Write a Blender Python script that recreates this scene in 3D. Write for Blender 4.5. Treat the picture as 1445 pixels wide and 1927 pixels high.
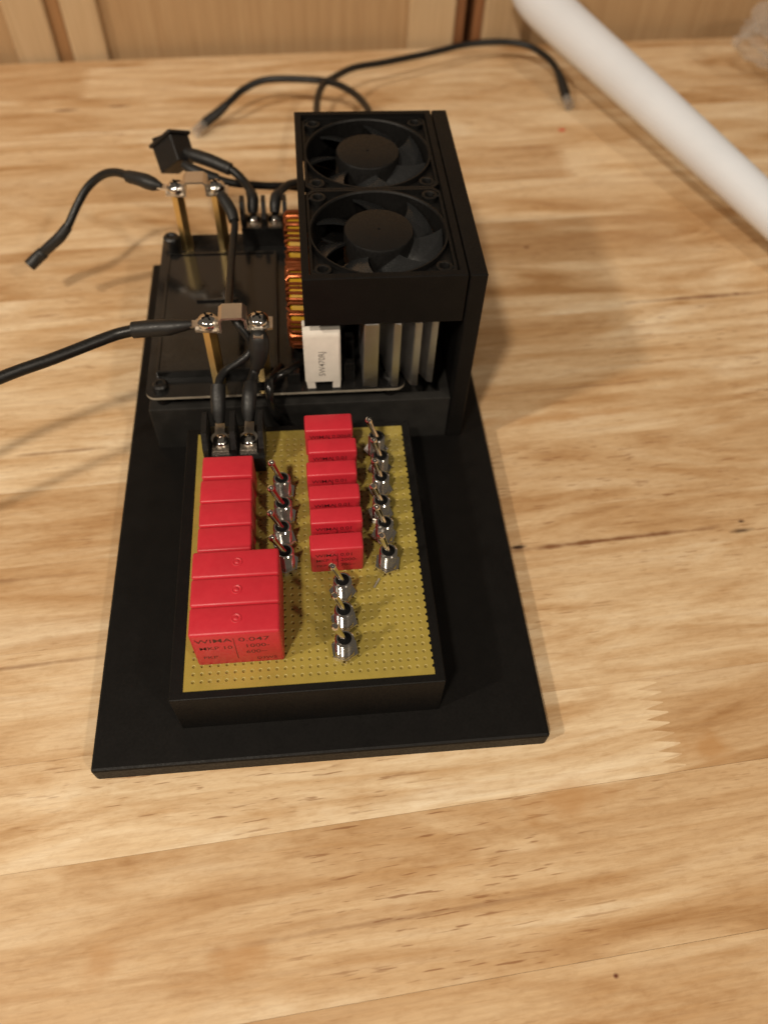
import bpy, bmesh, math, random
from mathutils import Vector, Matrix
S = 0.001                                   # geometry is written in millimetres
scene = bpy.context.scene
for o in list(bpy.data.objects):
    bpy.data.objects.remove(o, do_unlink=True)
COL = scene.collection
R = math.radians
random.seed(7)

# ------------------------------------------------------------------ camera
cam_data = bpy.data.cameras.new('camera')
cam = bpy.data.objects.new('camera', cam_data)
COL.objects.link(cam)
right = Vector((0.99528438, -0.09057728, 0.03470963))
up = Vector((0.05460686, 0.81894532, 0.57126759))
fwd = Vector((0.08016916, 0.56667832, -0.82002962))
cam_loc = Vector((44.445, -92.402, 254.337)) * S
m = Matrix.Identity(4)
for i in range(3):
    m[i][0], m[i][1], m[i][2], m[i][3] = right[i], up[i], -fwd[i], cam_loc[i]
cam.matrix_world = m
cam_data.sensor_fit = 'VERTICAL'
cam_data.sensor_height = 24.0
cam_data.lens = 1450.2 / 1927 * 24.0
cam_data.clip_start = 0.005
cam_data.clip_end = 20
cam_data.dof.use_dof = True
cam_data.dof.focus_distance = (Vector((48, 30, 42)) * S - cam_loc).dot(fwd)
cam_data.dof.aperture_fstop = 5.6
scene.camera = cam

# ------------------------------------------------------------------ world and lamps
world = bpy.data.worlds.new('World')
scene.world = world
world.use_nodes = True
bg = world.node_tree.nodes['Background']
bg.inputs[0].default_value = (1.0, 0.84, 0.66, 1)
bg.inputs[1].default_value = 0.095


def lamp(name, loc, watt, col=(1.0, 0.87, 0.71), rad=0.042):
    d = bpy.data.lights.new(name, 'POINT')
    d.energy = watt
    d.color = col
    d.shadow_soft_size = rad
    o = bpy.data.objects.new(name, d)
    o.location = Vector(loc) * S
    COL.objects.link(o)


lamp('ceiling_lamp', (-1007, -410, 1100), 42)
lamp('ceiling_lamp', (-295, -595, 1100), 36)
lamp('ceiling_lamp', (771, -945, 1100), 26)

scene.view_settings.view_transform = 'Standard'
scene.view_settings.look = 'None'
scene.view_settings.exposure = -0.06
scene.view_settings.gamma = 1.0
scene.view_settings.use_curve_mapping = False
scene.render.engine = 'CYCLES'
scene.cycles.use_denoising = True
scene.cycles.max_bounces = 8
scene.cycles.sample_clamp_indirect = 1.5
scene.cycles.blur_glossy = 1.0
scene.cycles.transparent_max_bounces = 12
scene.cycles.caustics_reflective = False
scene.cycles.caustics_refractive = False


# ------------------------------------------------------------------ material helpers
class NT:
    def __init__(self, name):
        self.mat = bpy.data.materials.new(name)
        self.mat.use_nodes = True
        self.t = self.mat.node_tree
        self.b = self.t.nodes['Principled BSDF']

    def n(self, typ, **kw):
        x = self.t.nodes.new(typ)
        for k, v in kw.items():
            setattr(x, k, v)
        return x

    def link(self, a, b):
        self.t.links.new(a, b)

    def coords(self, scale=(1, 1, 1), rand=True, rot=0.0):
        tc = self.n('ShaderNodeTexCoord')
        mp = self.n('ShaderNodeMapping')
        mp.inputs['Scale'].default_value = tuple(1000 * s for s in scale)
        mp.inputs['Rotation'].default_value = (0, 0, rot)
        src = tc.outputs['Object']
        if rand:
            oi = self.n('ShaderNodeObjectInfo')
            mu = self.n('ShaderNodeMath', operation='MULTIPLY')
            mu.inputs[1].default_value = 3.0
            self.link(oi.outputs['Random'], mu.inputs[0])
            ad = self.n('ShaderNodeVectorMath', operation='ADD')
            self.link(src, ad.inputs[0])
            self.link(mu.outputs[0], ad.inputs[1])
            src = ad.outputs[0]
        self.link(src, mp.inputs['Vector'])
        return mp.outputs['Vector']

    def noise(self, vec, scale=1.0, detail=3.0, rough=0.5, dist=0.0):
        x = self.n('ShaderNodeTexNoise')
        x.inputs['Scale'].default_value = scale
        x.inputs['Detail'].default_value = detail
        x.inputs['Roughness'].default_value = rough
        x.inputs['Distortion'].default_value = dist
        self.link(vec, x.inputs['Vector'])
        return x.outputs['Fac']

    def ramp(self, fac, stops, interp='LINEAR'):
        x = self.n('ShaderNodeValToRGB')
        x.color_ramp.interpolation = interp
        e = x.color_ramp.elements
        while len(e) < len(stops):
            e.new(0.5)
        for i, (p, c) in enumerate(stops):
            e[i].position = p
            e[i].color = c if len(c) == 4 else (*c, 1)
        self.link(fac, x.inputs['Fac'])
        return x.outputs['Color']

    def mix(self, fac, a, b, blend='MIX'):
        x = self.n('ShaderNodeMix', data_type='RGBA', blend_type=blend)
        for inp, v in ((x.inputs[0], fac), (x.inputs[6], a), (x.inputs[7], b)):
            if isinstance(v, (int, float)):
                inp.default_value = v
            elif isinstance(v, tuple):
                inp.default_value = v if len(v) == 4 else (*v, 1)
            else:
                self.link(v, inp)
        return x.outputs[2]

    def math(self, op, a, b=0.0):
        x = self.n('ShaderNodeMath', operation=op)
        for inp, v in ((x.inputs[0], a), (x.inputs[1], b)):
            if isinstance(v, (int, float)):
                inp.default_value = v
            else:
                self.link(v, inp)
        return x.outputs[0]

    def bump(self, h, strength=0.2, dist=0.2):
        x = self.n('ShaderNodeBump')
        x.inputs['Strength'].default_value = strength
        x.inputs['Distance'].default_value = dist * S
        self.link(h, x.inputs['Height'])
        self.link(x.outputs['Normal'], self.b.inputs['Normal'])


def plain(name, col, rough=0.5, metal=0.0, var=0.12, nscale=0.25, bump=0.0, rvar=0.12, spec=0.5):
    """a surface of one colour with faint mottling, uneven gloss and fine relief"""
    n = NT(name)
    v = n.coords(rand=True)
    f = n.noise(v, nscale, 4, 0.6)
    lo = tuple(c * (1 - var) for c in col)
    hi = tuple(min(1, c * (1 + var)) for c in col)
    n.link(n.ramp(f, [(0.3, lo), (0.7, hi)]), n.b.inputs['Base Color'])
    f2 = n.noise(v, nscale * 4, 3, 0.6)
    n.link(n.ramp(f2, [(0.3, (max(0.02, rough - rvar),) * 3), (0.7, (min(1, rough + rvar),) * 3)]), n.b.inputs['Roughness'])
    n.b.inputs['Metallic'].default_value = metal
    n.b.inputs['Specular IOR Level'].default_value = spec
    if bump:
        n.bump(n.noise(v, nscale * 12, 3, 0.6), bump, 0.1)
    return n.mat


def wood_table():
    n = NT('rubberwood')
    oi = n.n('ShaderNodeObjectInfo')
    tone = n.math('MULTIPLY', oi.outputs['Color'], 1.0)
    # blotchy ground tone
    band = n.noise(n.coords((0.20, 1, 1)), 0.045, 5, 0.6, 1.2)
    col = n.ramp(band, [(0.28, (0.46, 0.262, 0.112)), (0.39, (0.64, 0.430, 0.235)), (0.53, (0.79, 0.600, 0.380)), (0.70, (0.89, 0.740, 0.530))])
    # growth rings: warped bands, strong in some staves and faint in others
    wv = n.n('ShaderNodeTexWave', wave_type='BANDS', bands_direction='Y', wave_profile='SAW')
    for k, v in (('Scale', 0.030), ('Distortion', 14.0), ('Detail', 3.0), ('Detail Scale', 0.55), ('Detail Roughness', 0.55)):
        wv.inputs[k].default_value = v
    n.link(n.coords((0.16, 1, 1)), wv.inputs['Vector'])
    gate = n.noise(n.coords((0.3, 1, 1)), 0.018, 2, 0.5)
    ring = n.math('MULTIPLY', n.ramp(wv.outputs['Fac'], [(0.35, (0, 0, 0)), (0.88, (1, 1, 1)), (0.97, (0.25, 0.25, 0.25))]), n.ramp(gate, [(0.38, (0.04, 0.04, 0.04)), (0.66, (0.50, 0.50, 0.50))]))
    col = n.mix(ring, col, (0.54, 0.315, 0.135))
    # fibres
    fine = n.noise(n.coords((0.06, 1, 1)), 0.85, 5, 0.7, 0.2)
    col = n.mix(0.36, col, n.ramp(fine, [(0.30, (0.62, 0.50, 0.38)), (0.60, (1.06, 1.05, 1.04))]), 'MULTIPLY')
    # short flecks of ray tissue keep the figure from looking combed
    fleck = n.noise(n.coords((0.33, 1, 1)), 0.55, 4, 0.7, 0.4)
    col = n.mix(0.30, col, n.ramp(fleck, [(0.34, (0.72, 0.60, 0.46)), (0.52, (1.0, 1.0, 1.0)), (0.70, (1.10, 1.10, 1.09))]), 'MULTIPLY')
    # stave to stave tone
    col = n.mix(0.8, col, n.ramp(tone, [(0.0, (0.80, 0.70, 0.59)), (0.5, (0.97, 0.94, 0.90)), (1.0, (1.07, 1.09, 1.11))]), 'MULTIPLY')
    # open pores: short dark dashes, in patches
    pore = n.noise(n.coords((0.085, 1, 1)), 1.05, 2, 0.5)
    patch = n.noise(n.coords((0.45, 1, 1)), 0.016, 3, 0.55)
    pm = n.math('MULTIPLY', n.ramp(pore, [(0.62, (0, 0, 0)), (0.70, (1, 1, 1))]), n.ramp(patch, [(0.40, (0.03, 0.03, 0.03)), (0.60, (0.9, 0.9, 0.9))]))
    col = n.mix(n.math('MULTIPLY', pm, 0.78), col, (0.25, 0.098, 0.032))
    # cracks, stains and knots where this table has them: (x, y, half length, half width, strength, colour)
    tc = n.n('ShaderNodeTexCoord')
    wob = n.n('ShaderNodeTexNoise')
    wob.inputs['Scale'].default_value = 90.0
    wob.inputs['Detail'].default_value = 3.0
    n.link(tc.outputs['Object'], wob.inputs['Vector'])
    brown, dark, orange = (0.20, 0.075, 0.025), (0.035, 0.014, 0.008), (0.50, 0.245, 0.080)
    for x, y, ha, hb, st, c in ((160, 54.0, 56, 1.5, 0.9, brown), (124, 55.4, 5, 1.1, 0.95, dark), (216.3, 51.2, 7.0, 1.7, 1.0, dark), (218, 55.5, 2.0, 0.9, 0.9, dark),
                                (176.3, 239.6, 2.0, 1.5, 0.95, brown), (274.8, 190.4, 3.0, 1.8, 0.95, brown), (258, 190.2, 46, 1.5, 0.85, brown), (115.4, -89.6, 1.2, 1.0, 1.0, (0.13, 0.03, 0.012)),
                                (115, -40.5, 26, 5.5, 0.55, orange), (-76.5, 401.7, 13, 1.6, 0.85, brown), (-43.2, 403.8, 9, 1.5, 0.8, brown), (-50, 126.6, 26, 1.2, 0.6, brown),
                                (-28.8, -64.1, 8, 6.0, 0.45, orange), (9.7, -68.6, 10, 5.0, 0.5, orange), (168, -31, 12, 6, 0.6, orange), (190, 257.5, 30, 5.0, 0.4, orange),
                                (150, 120, 60, 4.0, 0.5, orange), (175, 136.5, 52, 0.7, 0.5, brown), (-70, 30.5, 60, 1.0, 0.5, brown), (-80, 66, 40, 1.2, 0.45, brown), (60, -66, 70, 1.0, 0.35, brown)):
        su = n.n('ShaderNodeVectorMath', operation='SUBTRACT')
        n.link(tc.outputs['Object'], su.inputs[0])
        su.inputs[1].default_value = (x * S, y * S, 0)
        mu = n.n('ShaderNodeVectorMath', operation='MULTIPLY')
        n.link(su.outputs[0], mu.inputs[0])
        mu.inputs[1].default_value = (1000 / ha, 1000 / hb, 0)
        ln = n.n('ShaderNodeVectorMath', operation='LENGTH')
        n.link(mu.outputs[0], ln.inputs[0])
        d = n.math('ADD', ln.outputs['Value'], n.math('MULTIPLY', n.math('SUBTRACT', wob.outputs['Fac'], 0.5), 1.6))
        col = n.mix(n.ramp(d, [(0.25, (st,) * 3), (1.0, (0, 0, 0))]), col, c)
    # sparse pin knots
    vo = n.n('ShaderNodeTexVoronoi')
    vo.inputs['Scale'].default_value = 0.0125
    n.link(n.coords((0.6, 1, 1), rand=False), vo.inputs['Vector'])
    col = n.mix(n.ramp(vo.outputs['Distance'], [(0.006, (0.8, 0.8, 0.8)), (0.016, (0, 0, 0))]), col, (0.10, 0.035, 0.014))
    n.link(col, n.b.inputs['Base Color'])
    n.link(n.ramp(fine, [(0.3, (0.44,) * 3), (0.7, (0.34,) * 3)]), n.b.inputs['Roughness'])
    n.bump(n.math('SUBTRACT', fine, pm), 0.10, 0.12)
    return n.mat


def wood_door(name, a, b):
    n = NT(name)
    g = n.noise(n.coords((1, 1, 0.05)), 0.16, 4, 0.6, 0.8)
    f = n.noise(n.coords((1, 1, 0.03)), 0.9, 3, 0.6)
    col = n.ramp(g, [(0.3, a), (0.7, b)])
    col = n.mix(0.35, col, n.ramp(f, [(0.3, (0.72, 0.66, 0.58)), (0.65, (1.08, 1.06, 1.04))]), 'MULTIPLY')
    n.link(col, n.b.inputs['Base Color'])
    n.b.inputs['Roughness'].default_value = 0.42
    n.bump(f, 0.1, 0.1)
    return n.mat


def printed_black(name, col, rough):
    """3D printed plastic: thin layer lines on a matt black"""
    n = NT(name)
    w = n.n('ShaderNodeTexWave', wave_type='BANDS', bands_direction='Z')
    w.inputs['Scale'].default_value = 0.9
    w.inputs['Distortion'].default_value = 0.3
    n.link(n.coords((1, 1, 1), rand=False), w.inputs['Vector'])
    v = n.coords()
    f = n.noise(v, 0.12, 4, 0.6)
    n.link(n.ramp(f, [(0.3, tuple(c * 0.8 for c in col)), (0.7, tuple(c * 1.25 for c in col))]), n.b.inputs['Base Color'])
    n.link(n.ramp(n.noise(v, 1.2, 3, 0.6), [(0.3, (rough - 0.08,) * 3), (0.7, (rough + 0.1,) * 3)]), n.b.inputs['Roughness'])
    n.b.inputs['Specular IOR Level'].default_value = 0.20
    n.bump(w.outputs['Fac'], 0.10, 0.12)
    return n.mat


def clear_film(name, tint=(0.95, 0.93, 0.9), amount=0.80, rough=0.12):
    n = NT(name)
    t = n.t
    out = t.nodes['Material Output']
    tr = n.n('ShaderNodeBsdfTransparent')
    tr.inputs[0].default_value = (*tint, 1)
    gl = n.n('ShaderNodeBsdfPrincipled')
    gl.inputs['Base Color'].default_value = (0.75, 0.72, 0.68, 1)
    gl.inputs['Roughness'].default_value = rough
    lw = n.n('ShaderNodeLayerWeight')
    lw.inputs['Blend'].default_value = 0.25
    mx = n.n('ShaderNodeMixShader')
    f = n.ramp(lw.outputs['Facing'], [(0.0, (1 - amount,) * 3), (1.0, (0.65,) * 3)])
    n.link(f, mx.inputs[0])
    n.link(tr.outputs[0], mx.inputs[1])
    n.link(gl.outputs[0], mx.inputs[2])
    n.link(mx.outputs[0], out.inputs['Surface'])
    return n.mat


M = {
    'wood': wood_table(),
    'door': wood_door('maple_panel', (0.42, 0.265, 0.135), (0.50, 0.335, 0.182)),
    'stile': wood_door('maple_stile', (0.52, 0.37, 0.215), (0.59, 0.435, 0.265)),
    'reveal': wood_door('stained_reveal', (0.20, 0.085, 0.035), (0.27, 0.12, 0.05)),  # dark reddish brown for the carcass and gap edges
    'filler': wood_door('brown_filler', (0.30, 0.155, 0.065), (0.38, 0.21, 0.095)),  # brown that carries the shaded tone of the door groove
    'print': printed_black('printed_black', (0.0050, 0.0044, 0.0040), 0.54),
    'tray': printed_black('printed_grey_black', (0.022, 0.021, 0.0195), 0.46),
    'abs': plain('black_abs', (0.008, 0.0073, 0.007), 0.42),
    'fanblk': plain('fan_black', (0.0065, 0.006, 0.0056), 0.48, spec=0.3),
    'blade': plain('fan_blade', (0.016, 0.0165, 0.017), 0.26, rvar=0.04),
    'mask': plain('solder_mask', (0.010, 0.0095, 0.009), 0.20, rvar=0.06),
    'slab': plain('gloss_black', (0.009, 0.0085, 0.008), 0.13, rvar=0.05),
    'fr4': plain('board_edge', (0.30, 0.27, 0.215), 0.55),
    'perf': plain('phenolic', (0.36, 0.275, 0.058), 0.30, var=0.10, nscale=0.10, rvar=0.08),
    'perf_cut': plain('drilled_fibre', (0.52, 0.43, 0.17), 0.3),
    'red': plain('red_epoxy', (0.56, 0.024, 0.040), 0.40, var=0.06, nscale=0.15, bump=0.05, rvar=0.06),
    'ink': plain('black_ink', (0.075, 0.008, 0.009), 0.5),
    'grey_ink': plain('grey_ink', (0.16, 0.14, 0.125), 0.6),
    'nickel': plain('nickel', (0.80, 0.76, 0.71), 0.10, 1.0, var=0.03, rvar=0.02),
    'strap': plain('zinc_strap', (0.80, 0.74, 0.66), 0.36, 1.0, var=0.03, rvar=0.02),
    'brass': plain('brass', (0.72, 0.52, 0.22), 0.34, 1.0, var=0.04, rvar=0.03),
    'copper': plain('copper_enamel', (0.36, 0.10, 0.034), 0.30, 0.75, var=0.2, nscale=0.3, rvar=0.05),
    'yellow': plain('yellow_core', (0.50, 0.28, 0.012), 0.5, var=0.1),
    'cement': plain('white_ceramic', (0.72, 0.67, 0.60), 0.5, var=0.05, bump=0.06),
    'alu': plain('aluminium', (0.78, 0.77, 0.76), 0.34, 1.0, var=0.05, nscale=0.1, rvar=0.05),
    'tube': plain('white_plastic', (0.80, 0.85, 0.93), 0.40, var=0.02, nscale=0.02),
    'wire': plain('black_rubber', (0.009, 0.0088, 0.0085), 0.40, nscale=0.3, spec=0.4),
    'shrink': plain('heat_shrink', (0.011, 0.0105, 0.010), 0.50, nscale=0.3, bump=0.08),
    'hole': plain('dark_recess', (0.004, 0.004, 0.004), 0.7, spec=0.1),  # near-black that paints the shade inside recesses and bores
    'speck': plain('red_crumb', (0.62, 0.06, 0.03), 0.5),
    'film': clear_film('clear_film', amount=0.93, rough=0.25),
    'sleeve': clear_film('clear_sleeve', tint=(0.85, 0.84, 0.82), amount=0.86),
    'copper_bare': plain('tinned_blade', (0.62, 0.55, 0.47), 0.3, 1.0),
}


# ------------------------------------------------------------------ geometry helpers (mm)
def obj(name, bm, mat, parent=None, loc=(0, 0, 0), smooth=False, label=None, rot=None):
    me = bpy.data.meshes.new(name)
    bmesh.ops.transform(bm, matrix=Matrix.Scale(S, 4), verts=bm.verts)
    bm.normal_update()
    bm.to_mesh(me)
    bm.free()
    for k in (mat if isinstance(mat, (list, tuple)) else [mat]):
        me.materials.append(M[k])
    if smooth:
        me.polygons.foreach_set('use_smooth', [True] * len(me.polygons))
        try:
            me.set_sharp_from_angle(angle=R(38))
        except Exception:
            pass
    o = bpy.data.objects.new(name, me)
    COL.objects.link(o)
    o.location = Vector(loc) * S
    if rot:
        o.rotation_euler = rot
    if parent:
        o.parent = parent
    if label:
        o['label'] = label
    return o


def copy_of(src, parent, loc=None, rot=None, name=None):
    c = src.copy()
    COL.objects.link(c)
    c.parent = parent
    if loc is not None:
        c.location = Vector(loc) * S
    if rot is not None:
        c.rotation_euler = rot
    return c


def empty(name, loc, label=None, cat=None, group=None, rot=None, kind=None):
    o = bpy.data.objects.new(name, None)
    o.empty_display_size = 0.01
    COL.objects.link(o)
    o.location = Vector(loc) * S
    if rot:
        o.rotation_euler = rot
    tag(o, label, cat, group, kind)
    return o


def tag(o, label=None, cat=None, group=None, kind=None):
    for k, v in (('label', label), ('category', cat), ('group', group), ('kind', kind)):
        if v:
            o[k] = v
    return o


def BM():
    return bmesh.new()


def box(bm, x0, x1, y0, y1, z0, z1, mi=0):
    vs = [bm.verts.new((x, y, z)) for z in (z0, z1) for y in (y0, y1) for x in (x0, x1)]
    fs = []
    for q in ((0, 2, 3, 1), (4, 5, 7, 6), (0, 1, 5, 4), (2, 6, 7, 3), (0, 4, 6, 2), (1, 3, 7, 5)):
        f = bm.faces.new([vs[i] for i in q])
        f.material_index = mi
        fs.append(f)
    return vs, fs


def bbox(x0, x1, y0, y1, z0, z1, bev=0.4, seg=2):
    bm = BM()
    box(bm, x0, x1, y0, y1, z0, z1)
    if bev:
        bmesh.ops.bevel(bm, geom=list(bm.edges), offset=bev, segments=seg, profile=0.5, affect='EDGES')
    return bm


def rev(bm, prof, seg=24, axis_loc=(0, 0, 0), cap=True, mi=0):
    """lathe a list of (radius, height) about z"""
    rings = []
    for r, z in prof:
        if r < 1e-6:
            rings.append([bm.verts.new((axis_loc[0], axis_loc[1], axis_loc[2] + z))])
        else:
            rings.append([bm.verts.new((axis_loc[0] + r * math.cos(2 * math.pi * k / seg), axis_loc[1] + r * math.sin(2 * math.pi * k / seg), axis_loc[2] + z)) for k in range(seg)])
    for a, b in zip(rings, rings[1:]):
        for k in range(seg):
            k2 = (k + 1) % seg
            if len(a) == 1 and len(b) == 1:
                continue
            if len(a) == 1:
                f = bm.faces.new((a[0], b[k], b[k2]))
            elif len(b) == 1:
                f = bm.faces.new((a[k], a[k2], b[0]))
            else:
                f = bm.faces.new((a[k], a[k2], b[k2], b[k]))
            f.material_index = mi
    if cap:
        for ring, flip in ((rings[0], True), (rings[-1], False)):
            if len(ring) > 1:
                f = bm.faces.new(list(reversed(ring)) if flip else ring)
                f.material_index = mi
    bmesh.ops.recalc_face_normals(bm, faces=bm.faces)
    return bm


def prism(bm, poly, z0, z1, mi_side=0, mi_top=0):
    a = [bm.verts.new((x, y, z0)) for x, y in poly]
    b = [bm.verts.new((x, y, z1)) for x, y in poly]
    f = bm.faces.new(list(reversed(a)))
    f.material_index = mi_top
    f = bm.faces.new(b)
    f.material_index = mi_top
    for k in range(len(poly)):
        k2 = (k + 1) % len(poly)
        f = bm.faces.new((a[k], a[k2], b[k2], b[k]))
        f.material_index = mi_side
    bmesh.ops.recalc_face_normals(bm, faces=bm.faces)


def spline(pts, per=8):
    P = [Vector(p) for p in pts]
    P = [P[0] * 2 - P[1]] + P + [P[-1] * 2 - P[-2]]
    out = []
    for i in range(1, len(P) - 2):
        p0, p1, p2, p3 = P[i - 1:i + 3]
        for k in range(per):
            t = k / per
            out.append(0.5 * ((2 * p1) + (p2 - p0) * t + (2 * p0 - 5 * p1 + 4 * p2 - p3) * t * t + (3 * p1 - p0 - 3 * p2 + p3) * t ** 3))
    out.append(P[-2])
    return out


def sweep(bm, path, rad, seg=12, flat=None, mi=0):
    """tube along a list of points; rad a number or a list spread over the path; flat squashes it along z"""
    n = len(path)

    def rr(i):
        if isinstance(rad, (int, float)):
            return rad
        t = i / (n - 1) * (len(rad) - 1)
        k = min(int(t), len(rad) - 2)
        return rad[k] + (rad[k + 1] - rad[k]) * (t - k)

    tang = [(path[min(i + 1, n - 1)] - path[max(i - 1, 0)]).normalized() for i in range(n)]
    ref = Vector((0, 0, 1)) if abs(tang[0].z) < 0.9 else Vector((1, 0, 0))
    u = tang[0].cross(ref).normalized()
    rings = []
    for i in range(n):
        u = (u - tang[i] * u.dot(tang[i])).normalized()
        w = tang[i].cross(u)
        r = rr(i)
        ring = []
        for k in range(seg):
            a = 2 * math.pi * k / seg
            ring.append(bm.verts.new(path[i] + u * r * math.cos(a) + w * r * math.sin(a)))
        rings.append(ring)
    for a, b in zip(rings, rings[1:]):
        for k in range(seg):
            f = bm.faces.new((a[k], a[(k + 1) % seg], b[(k + 1) % seg], b[k]))
            f.material_index = mi
    bm.faces.new(list(reversed(rings[0]))).material_index = mi
    bm.faces.new(rings[-1]).material_index = mi
    bmesh.ops.recalc_face_normals(bm, faces=bm.faces)
    return bm


def tube(pts, rad, seg=12, per=8):
    return sweep(BM(), spline(pts, per), rad, seg)


def text_bm(lines, font=None):
    """flat lettering in the x-y plane; lines: (string, x, y, height, width_scale)"""
    bm = BM()
    for s, x, y, h, ws in lines:
        cu = bpy.data.curves.new('lettering', 'FONT')
        cu.body = s
        cu.size = h
        cu.offset = 0.002 * h
        cu.resolution_u = 3
        o = bpy.data.objects.new('lettering', cu)
        COL.objects.link(o)
        dg = bpy.context.evaluated_depsgraph_get()
        me = bpy.data.meshes.new_from_object(o.evaluated_get(dg))
        me.transform(Matrix.Translation((x, y, 0)) @ Matrix.Diagonal((ws, 1, 1, 1)))
        bm.from_mesh(me)
        bpy.data.objects.remove(o, do_unlink=True)
        bpy.data.curves.remove(cu)
        bpy.data.meshes.remove(me)
    return bm


# ================================================================== the table: finger-jointed staves
TILT = R(3.6)
table = empty('table', (0, 0, 0), 'oiled butcher block table top of finger-jointed rubberwood staves', None, kind='structure', rot=(0, 0, TILT))


def finger(x, y0, y1, rnd):
    n = max(2, round((y1 - y0) / 3.7))
    pts = []
    for i in range(n):
        a = y0 + (y1 - y0) * i / n
        d = (y1 - y0) / n
        lo, hi = x - 4.0 + rnd.uniform(-0.6, 0.6), x + 4.0 + rnd.uniform(-0.6, 0.6)
        pts += [(lo, a + d * 0.02), (hi, a + d * 0.44), (hi, a + d * 0.56)]
    pts.append((x - 4.0, y1))
    return pts


rnd = random.Random(3)
seams = [-330]
while seams[-1] < -60:
    seams.append(seams[-1] + rnd.uniform(38, 45))
seams = [s for s in seams if s < -60] + [-37.0, -4.2]
while seams[-1] < 440:
    seams.append(seams[-1] + rnd.uniform(34, 41))
seams.append(463)
for j, (a, b) in enumerate(zip(seams, seams[1:])):
    g = 0.006
    if a > -5.0 and a < 100:
        joints = [rnd.choice([-330, 420, 480]) + rnd.uniform(-20, 20)]
    elif abs(a + 37.0) < 0.1:
        joints = [154.5]
    else:
        joints = [rnd.uniform(-330, 480)]
        if rnd.random() < 0.5:
            joints.append(joints[0] + rnd.choice([-1, 1]) * rnd.uniform(260, 330))
    joints = sorted(x for x in joints if -430 < x < 600)
    edges = [None] + joints + [None]
    for k in range(len(edges) - 1):
        lf = [(-480, a + g), (-480, b - g)] if edges[k] is None else None
        rt = [(680, a + g), (680, b - g)] if edges[k + 1] is None else None
        if lf is None:
            lf = [(x + g, y) for x, y in finger(edges[k], a + g, b - g, random.Random(j * 7 + k))]
        if rt is None:
            rt = [(x - g, y) for x, y in finger(edges[k + 1], a + g, b - g, random.Random(j * 7 + k + 1))]
        poly = rt + list(reversed(lf))
        bm = BM()
        prism(bm, poly, -26, rnd.uniform(-0.02, 0.0))
        tone = rnd.random()
        if joints == [154.5]:
            tone = (0.95, 0.12)[k]
        so = obj('stave', bm, 'wood', table)
        so.color = (tone, tone, tone, 1)

# ================================================================== the cupboard behind the table
CT = R(4.3)
cup = empty('cupboard', (31, 471.5, -26), 'maple cupboard with panelled doors standing behind the table', 'cupboard', rot=(0, 0, CT))
# local x: 0 = world x 31; the front of the doors is the plane y = 0
obj('carcass', bbox(-520, 640, 21, 60, -500, 420, 0.8), 'reveal', cup)


def door(x0, x1, sl, sr):
    z0, z1 = -480, 400
    d = obj('door', bbox(x0 + sl - 3, x1 - sr + 3, 6, 16, z0, z1, 0.3), 'door', cup)
    for a, b in ((x0, x0 + sl), (x1 - sr, x1)):
        obj('stile', bbox(a, b, 0, 20, z0, z1, 2.2, 3), 'stile', d)
    for a, b in ((z0, z0 + 60), (z1 - 60, z1)):
        obj('rail', bbox(x0 + sl, x1 - sr, 0.4, 19.6, a, b, 2.0, 3), 'stile', d)


door(-500, -143, 62, 26)
door(-134, 124, 23, 33)
door(144, 620, 30, 62)
obj('filler_strip', bbox(-142.6, -134.4, 3.2, 18, -480, 400, 0.4), 'filler', cup)  # added strip; its brown gives the groove its shaded tone
obj('filler_strip', bbox(124.4, 130.8, 2.4, 18, -480, 400, 0.4), 'reveal', cup)  # reddish strips give the gap edges their tone
obj('filler_strip', bbox(137.2, 143.6, 2.4, 18, -480, 400, 0.4), 'reveal', cup)

# ================================================================== printed mounting base
base = empty('mounting_base', (41.4, 110, 0), 'matt black printed base plate with pedestal, module tray and fan shroud bracket', 'base')
BO = Vector((41.4, 110, 0))


def bobj(name, bm, mat, **kw):
    bmesh.ops.translate(bm, vec=-BO, verts=bm.verts)
    return obj(name, bm, mat, base, **kw)


bm = BM()
box(bm, -32.0, 114.9, -14.4, 234.6, 0, 7.7)
topf = [e for e in bm.edges if all(abs(v.co.z - 7.7) < 1e-4 for v in e.verts)]
vert = [e for e in bm.edges if abs(e.verts[0].co.z - e.verts[1].co.z) > 1]
bmesh.ops.bevel(bm, geom=topf + vert, offset=1.0, segments=2, profile=0.5, affect='EDGES')
bobj('base_plate', bm, 'print')


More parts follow.
